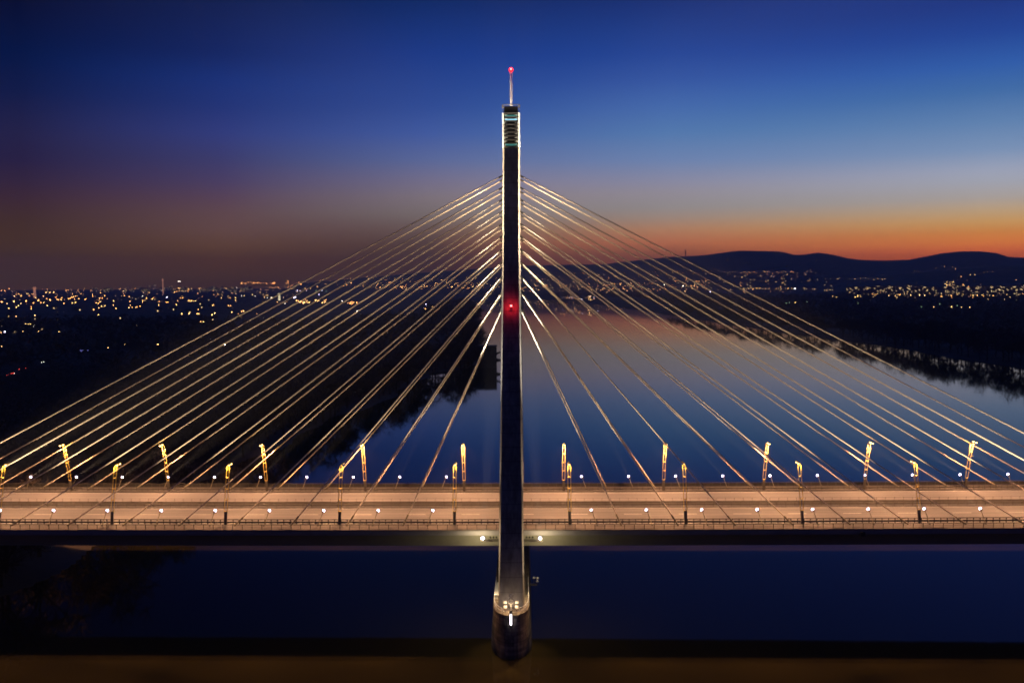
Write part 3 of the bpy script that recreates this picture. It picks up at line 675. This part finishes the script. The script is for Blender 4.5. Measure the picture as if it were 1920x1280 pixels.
# larger lamps read off the photograph, left plain
for u, v in ((2,566),(25,565),(48,564),(71,563),(93,562)): add(u, v, 'orange', 2.3)
for u, v in ((13,569),(27,555),(30,552),(35,551),(39,555),(39,569),(34,573),(30,576),(50,551),(58,575),(62,568),(59,552),(65,552),(66,558),(76,567),(82,567),(88,573),(81,555),(87,560),(104,557),(106,561),(109,562),(115,558),(114,562),(119,569),(128,560),(131,559),(134,557),(137,557),(140,555),(139,560),(147,560),(141,567),(135,568),(161,560),(159,561),(186,559),(191,559),(184,568),(187,566),(196,573),(190,574),(185,577),(175,580),(16,578),(58,579),(173,552),(188,549),(196,554),(180,568)): add(u, v, random.choice(['orange','yellow','orange']), 1.35)
for u, v in ((86,548),(93,548),(100,548)): add(u, v, 'yellow', 1.7)
add(66, 537, 'white', 1.6); add(63, 543, 'orange', 1.6); add(78, 536, 'yellow', 1.6); add(96, 536, 'orange', 1.5); add(25, 539, 'yellow', 1.2); add(17, 541, 'orange', 1.9); add(195, 541, 'violet', 1.6); add(2, 545, 'orange', 1.8); add(8, 545, 'orange', 1.6)
for u, v in ((30,593),(65,591),(184,590)): add(u, v, 'yellow', 1.3)
for u, v in ((11,616),(8,622)): add(u, v, 'violet', 2.2)
for u, v in ((65,611),(62,611)): add(u, v, 'white', 1.7)
for u, v in ((24,617),(43,621),(110,622),(113,647),(201,620),(72,621),(156,652),(203,652),(228,647),(234,646),(249,644),(70,611),(277,616),(260,617),(48,607),(53,607),(57,607),(2,623)): add(u, v, 'yellow', .9)
for u in range(3, 28, 3): add(u, 649+random.uniform(-1, .6), 'yellow', .8)
for u, v in ((305,535),): add(u, v, 'violet', 2.2)
add(312, 557, 'violet', 2.2); add(267, 555, 'white', 1.2); add(334, 527.5, 'white', 1.9); add(337, 527.5, 'white', 1.8)
for _ in range(46): add(random.gauss(340, 9), random.gauss(541.5, 2.2), random.choice(['orange','yellow','yellow','orange']), random.uniform(.8, 1.7))
for u, v in ((340,588),(354,588),(369,588),(372,588),(397,590),(402,587),(375,603),(381,603),(434,585),(452,584),(456,583),(463,583),(347,609),(295,645),(313,645)): add(u, v, random.choice(['orange','yellow']), 1.5)
for u, v in ((233,554),(242,556),(213,564),(243,565),(267,566),(274,559),(285,560),(287,558),(212,572),(217,578),(241,577),(248,576),(244,572),(256,575),(262,574),(231,545),(297,572),(298,565),(311,567),(314,566),(330,571),(333,564),(338,559),(342,558),(354,563),(358,564),(371,580),(400,571),(398,573),(428,573),(432,573),(415,558),(441,558),(231,550),(253,541),(238,533),(268,538),(281,545)): add(u, v, random.choice(['orange','yellow','orange']), 1.25)
for u in range(353, 370, 3): add(u, 564, 'yellow', 1.0)
for u, v in ((393,540),(399,542),(410,541),(422,541),(373,541),(374,537),(373,533),(363,533),(366,532)): add(u, v, 'yellow', 1.2)
add(443, 536, 'violet', 1.8); add(443.5, 539, 'white', 1.5)
for _ in range(30): add(random.uniform(450, 515), random.gauss(530.5, .9), 'orange', random.uniform(.7, 1.3))
for _ in range(34): add(random.triangular(536, 566, 558), random.gauss(530, 1.6), 'orange', random.uniform(.7, 1.4))
for _ in range(24): add(random.uniform(503, 524), random.gauss(537.5, .9), 'orange', random.uniform(.7, 1.3))
for u, v in ((478,555),(457,554),(452,554),(495,557),(501,558),(508,558),(531,558),(520,566),(534,569),(532,565)): add(u, v, random.choice(['orange','white','yellow']), 1.3)
for u, v in ((547,557),(551,558),(553,557)): add(u, v, 'violet', 1.9)
for _ in range(34): add(random.uniform(555, 612), random.gauss(566, 2.5), random.choice(['orange','yellow','yellow']), random.uniform(.7, 1.5))
for _ in range(14): add(random.uniform(648, 670), random.gauss(568, 1.8), 'orange', random.uniform(.7, 1.2))
add(641, 564, 'white', 1.4); add(669, 583, 'white', 1.5); add(798, 570, 'violet', 1.2); add(797, 579, 'orange', 1.2); add(811, 574, 'yellow', .9); add(574, 544, 'red', 1.3)
for u, v, c in ((557,544,'violet'),(562,545,'violet'),(574,545,'violet'),(592,545,'green'),(604,544,'violet'),(611,546,'green'),(598,552,'violet'),(582,541,'yellow'),(571,541,'yellow')): add(u, v, c, 1.3)
for u, v in ((421,646),): add(u, v, 'white', 1.3)
for u, v in ((421,644),(425,642),(449,642),(475,639),(482,588),(446,588)): add(u, v, 'orange', 1.0)
# red tail lamps and bright signs near the left edge
for u, v in ((13,703),(16,702),(18,701),(21,700),(23,699),(25,699),(36,692),(41,690),(45,688),(48,690),(52,689),(46,686)): add(u, v, 'red', .8)
for u, v in ((27,700),(30,699),(78,679),(82,678),(2,713)): add(u, v, 'white', .6)
# sparse background of the plain
for _ in range(420): add(random.uniform(0, 560), 535+abs(random.gauss(0, 13)), random.choice(['orange','yellow','dim','dim','orange']), random.uniform(.5, 1.1))
for _ in range(260): add(random.uniform(0, 540), 534.8+random.random()*4, random.choice(['orange','dim','dim','yellow']), random.uniform(.5, 1.0))
for _ in range(200): add(random.uniform(560, 940), random.triangular(516, 543, 531), random.choice(['orange','yellow','dim']), random.uniform(.5, 1.05))
for _ in range(80): add(random.uniform(700, 945), random.gauss(537, 2.5), random.choice(['orange','yellow']), random.uniform(.6, 1.2))
# right hillside town
for _ in range(330): add(random.uniform(975, 1330), random.triangular(509, 547, 536), random.choice(['orange','yellow','dim','orange']), random.uniform(.45, 1.0))
for _ in range(90): add(random.uniform(975, 1480), random.gauss(541.5, 3.2), random.choice(['orange','yellow']), random.uniform(.5, 1.15))
for u in np.arange(1210, 1525, 6.6): add(u+random.uniform(-2.5, 2.5), 510+random.gauss(0, 1.3), random.choice(['orange','yellow']), random.uniform(.35, .85))
for _ in range(70): add(random.uniform(1380, 1540), random.uniform(508, 532), random.choice(['orange','dim','yellow']), random.uniform(.45, .95))
for u in np.arange(1388, 1486, 6.0): add(u, 541.3+random.uniform(-.4, .4), 'yellow', .75)
add(1489.5, 541, 'violet', 2.6); add(1245, 534, 'white', 1.9); add(1280, 536, 'white', 2.0); add(1331, 547, 'violet', 1.5)
for u in np.arange(1540, 1672, 7.5): add(u+random.uniform(-3, 3), 522.5+random.uniform(-1, 1.5), 'yellow', random.uniform(.4, .8))
for u in range(1508, 1530, 5): add(u, 541.5, 'yellow', .8)
for u in range(1546, 1565, 5): add(u, 543.5, 'yellow', .8)
for _ in range(130): add(random.uniform(1600, 1920), random.gauss(551, 5), random.choice(['orange','yellow','yellow','dim']), random.uniform(.5, 1.15))
for u, v in ((1770,528),(1778,533),(1776,529),(1785,537),(1806,533),(1808,535),(1816,537),(1817,542),(1801,520),(1802,519),(1828,515),(1820,515),(1845,511),(1850,510),(1861,509),(1813,525),(1839,533),(1832,535),(1905,525),(1715,507),(1722,509),(1755,503),(1766,499.5),(1771,499.5),(1786,499.5),(1792,504)): add(u, v, random.choice(['orange','yellow','dim']), .95)
for _ in range(22): add(random.uniform(1770, 1790), random.gauss(534, 3.5), 'yellow', random.uniform(.5, 1))
for u, v in ((1728,575),(1751,575),(1762,570),(1784,575),(1795,573),(1803,576),(1818,576),(1609,568),(1474,568),(1480,567),(1491,567),(1513,566),(1561,556),(1568,557)): add(u, v, random.choice(['yellow','green']), 1.0)
# village by the far end of the river
for _ in range(44): add(random.triangular(1035, 1125, 1100), random.gauss(558.5, 1.8), random.choice(['yellow','orange','violet','yellow']), random.uniform(.5, 1.0))
placed = []
for (u, v, c_, s_), (pnt, dist) in zip(spots, hits([s_[:2] for s_ in spots], np.array([27. if (s_[0] > 1000 and s_[1] > 552) or (s_[0] > 540 and s_[1] > 553) else 11. for s_ in spots]))):
    if v < 532 and u < 540:      # lit things that stand up above the plain: far castle hill and towers
        d = ray(u, v); R_ = 7500.; pnt = CAM+d*R_; dist = R_
        placed.append((dist, pnt, c_, s_, u, v)); continue
    if pnt is None: continue
    placed.append((dist, pnt, c_, s_, u, v))
def visible_size(a): return a[3]*(1.5 if a[2] != 'dim' else .6)
placed.sort(key=lambda a: -visible_size(a))
CN = {'orange': 'orange', 'yellow': 'yellow', 'white': 'white', 'violet': 'bluish white', 'red': 'red', 'green': 'green', 'dim': 'faint orange'}
def scl(dist, s_): return (.30+.50*dist/1000)*s_*.62
for a in placed[:300]:
    dist, pnt, c_, s_, u, v = a; sc_ = scl(dist, s_)
    side = 'on the flat land left of the river' if pnt.x < -60 else ('on the hillside right of the river' if u > 1130 else 'beyond the far bend of the river')
    o = bpy.data.objects.new('street_lamp', TL[c_]); COL.objects.link(o); o.location = (pnt.x, pnt.y, pnt.z-6.6*sc_); o.scale = (sc_,)*3
    tag(o, f'distant {CN[c_]} town lamp {side}', 'street lamp', f'{CN[c_]} town lamps {side}')
for side_n, cond in (('town_lights', lambda p_: True),):
    q = MB(); keys = list(GL)
    for dist, pnt, c_, s_, u, v in placed[300:]:
        q.cur = keys.index(c_); r_ = .5*scl(dist, s_); P_ = pnt
        q.add([P_+Vector(w)*r_ for w in ((1,0,0),(0,1,0),(-1,0,0),(0,-1,0),(0,0,1),(0,0,-1))], [(0,1,4),(1,2,4),(2,3,4),(3,0,4),(1,0,5),(2,1,5),(3,2,5),(0,3,5)])
    tag(q.build('town_lights', [M['g_'+k_] for k_ in keys]), 'countless tiny orange and yellow lights of the far towns', 'town lights', kind='stuff')

# buildings
M['wallA'] = mat('plaster_pale', (.26, .22, .19), .9); M['wallB'] = mat('plaster_brown', (.17, .13, .10), .9); M['roofm'] = mat('roof_tile', (.08, .05, .04), .9)
M['winlit'] = mat('lit_window', (1, .8, .5), .4, emit=(1, .68, .32), es=3.2); M['windark'] = mat('dark_window', (.02, .02, .025), .2)
def block_mesh(seed, w, d, h, lit=.09):
    r = random.Random(seed); q = MB(); q.box(-w/2, w/2, -d/2, d/2, -3, h); q.cur = 1; q.box(-w/2-.3, w/2+.3, -d/2-.3, d/2+.3, h, h+.9); q.box(-w*.1, w*.1, -d*.25, d*.25, h+.9, h+3.6)
    fl = int(h/2.9); n = int(w/3.6)
    for a in range(fl):
        for b_ in range(n):
            x0 = -w/2+(b_+.5)*w/n-.9; z0 = 1+a*2.9; q.cur = 2 if r.random() < lit else 3
            for yy, sg in ((-d/2-.05, -1), (d/2+.05, 1)):
                q.add([(x0, yy, z0), (x0+1.8, yy, z0), (x0+1.8, yy, z0+1.5), (x0, yy, z0+1.5)], [(0,1,2,3)] if sg < 0 else [(3,2,1,0)])
    return q
def house_mesh(seed):
    r = random.Random(seed); q = MB(); q.box(-5, 5, -4, 4, -2, 4.2); q.cur = 1; q.loft([[(-5.4,-4.5,4.1),(-5.4,4.5,4.1),(-5.4,0,7.6)],[(5.4,-4.5,4.1),(5.4,4.5,4.1),(5.4,0,7.6)]]); q.box(2, 2.9, -1.4, -.5, 5.5, 8.4)
    for x0 in (-3.8, -.8, 2.2):
        q.cur = 2 if r.random() < .35 else 3; q.add([(x0, -4.05, 1.2), (x0+1.5, -4.05, 1.2), (x0+1.5, -4.05, 2.9), (x0, -4.05, 2.9)], [(0,1,2,3)])
    return q
def bmesh_(q, w): return q.mesh('building', [w, M['roofm'], M['winlit'], M['windark']])
BV = [bmesh_(block_mesh(s_, w_, 13, h_), M['wallA' if s_ % 2 else 'wallB']) for s_, (w_, h_) in enumerate(((58, 30), (44, 32), (72, 28), (30, 36), (90, 15), (52, 31)))]
HV = [bmesh_(house_mesh(s_), M['wallA' if s_ % 2 else 'wallB']) for s_ in range(4)]
def put_b(name, me_, u, v, label, cat, group, s_=1., rz=None):
    p_, dist = hit(u, v)
    if p_ is None or (landward(p_.x, p_.y) < 30 and p_.y < 3500): return
    o = bpy.data.objects.new(name, me_); COL.objects.link(o); o.location = (p_.x, p_.y, float(height(p_.x, p_.y)))
    o.rotation_euler = (0, 0, math.atan2(-(p_.x-CAM.x), p_.y-CAM.y)+(random.uniform(-.5, .5) if rz is None else rz)); o.scale = (s_,)*3
    tag(o, label, cat, group)
for i_ in range(46): put_b('apartment_block', BV[i_ % 6], 1600+i_*7.1+random.uniform(-3, 3), 553.5+random.uniform(-3.0, 2.5), 'distant apartment block with lit windows at the foot of the right hill', 'apartment block', 'apartment blocks at the foot of the right hill')
for i_ in range(40): put_b('apartment_block', BV[i_ % 6], random.uniform(150, 470), random.uniform(537.5, 548), 'distant apartment block in the city on the left plain', 'apartment block', 'apartment blocks of the left city', random.uniform(.7, 1.3))
for i_ in range(90): put_b('house', HV[i_ % 4], random.uniform(975, 1560), random.uniform(514, 545), 'tiny distant house on the wooded hillside', 'house', 'houses on the hillside', 1.4)
for i_ in range(60): put_b('house', HV[i_ % 4], random.uniform(0, 420), random.uniform(556, 625), 'low distant house on the left plain', 'house', 'houses on the left plain', 1.2)
for i_, (u, v, w_) in enumerate(((25, 621, 1), (46, 621, .9))): put_b('warehouse', BV[4], u, v, 'wide pale low warehouse, ' + ('left' if i_ == 0 else 'right') + ' of two on the left plain', 'warehouse', None, .55, 0)
put_b('apartment_block', BV[3], 290, 541, 'tall dark narrow tower block rising above the left skyline', 'tower block', None, 1.7, 0)
# chimney with a lit side left, tall lit silo, hilltop masts
def mast_obj(u, v0, v1, R_, name, label, cat, r_, m_):
    top = CAM+ray(u, v0)*R_; zb = float(height(top.x, top.y)); t_ = thing(name, (top.x, top.y, zb), label, cat)
    q = MB(); q.tube((0, 0, -5), (0, 0, top.z-zb), r_*1.3, 8, r_); q.build('shaft', m_, t_)
    q = MB(); q.tube((0, 0, (top.z-zb)*.86), (0, 0, (top.z-zb)*.92), r_*2.2, 8); q.build('platform', m_, t_)
    return t_, top.z-zb
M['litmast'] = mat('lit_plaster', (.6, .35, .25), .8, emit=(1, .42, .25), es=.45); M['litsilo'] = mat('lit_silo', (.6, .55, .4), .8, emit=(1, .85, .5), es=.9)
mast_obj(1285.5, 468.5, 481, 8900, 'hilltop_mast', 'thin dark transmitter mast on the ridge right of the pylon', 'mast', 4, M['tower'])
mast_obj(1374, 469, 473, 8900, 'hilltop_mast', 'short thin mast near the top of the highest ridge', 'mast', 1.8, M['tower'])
mast_obj(64.5, 538, 547, 5000, 'lit_chimney', 'short floodlit pink chimney on the far left skyline', 'chimney', 5, M['litmast'])
mast_obj(305, 522, 535, 6500, 'striped_mast', 'thin reddish mast above the bright white lamp on the left skyline', 'mast', 3, M['litmast'])
mast_obj(523.5, 549.5, 559, 3600, 'lit_silo', 'slim floodlit cream tower beyond the left plain', 'tower', 3.2, M['litsilo'])
# long low floodlit hill monument row far away
t_ = thing('boat', (-417, 0, WZ), 'x', 'x'); bpy.data.objects.remove(t_)
pb, dist = hit(162, 659)
t_ = thing('fairground_ring', (pb.x, pb.y, pb.z), 'small oval of blue lights on the dark left plain', 'light ring')
M['blueglow'] = mat('blue_tube', (.2, .2, .8), .4, emit=(.30, .30, 1), es=2.4)
q = MB()
for i_ in range(16):
    a0, a1_ = 2*PI*i_/16, 2*PI*(i_+1)/16; q.tube((4.2*math.cos(a0), 15*math.sin(a0), 1.5), (4.2*math.cos(a1_), 15*math.sin(a1_), 1.5), .28, 5)
q.build('light_tube', M['blueglow'], t_)
q = MB(); q.box(-6, -4.6, -16, 6, 0, 1.1); q.build('kerb', M['conc'], t_)

# ------------------------------------------------------------------ evening air
HZ = True
if HZ:
    hb = MB(); hb.box(-13300, 13300, -13500, 13100, WZ-12, 420)
    mh = bpy.data.materials.new('evening_haze'); mh.use_nodes = True; t = mh.node_tree; t.nodes.clear()
    o_ = t.nodes.new('ShaderNodeOutputMaterial'); pv = t.nodes.new('ShaderNodeVolumePrincipled')
    pv.inputs['Color'].default_value = (.92, .86, .90, 1); pv.inputs['Density'].default_value = HAZE; pv.inputs['Anisotropy'].default_value = 0
    t.links.new(pv.outputs[0], o_.inputs['Volume'])
    tag(hb.build('haze', mh), 'thin evening haze over the plain and the hills', 'haze', kind='stuff')
S.cycles.volume_bounces = 0
S.cycles.max_bounces = 5; S.cycles.diffuse_bounces = 2; S.cycles.glossy_bounces = 3; S.cycles.transparent_max_bounces = 4
S.cycles.sample_clamp_indirect = 4; S.cycles.caustics_reflective = False; S.cycles.caustics_refractive = False
S.cycles.pixel_filter_type = 'BLACKMAN_HARRIS'; S.cycles.filter_width = 1.8
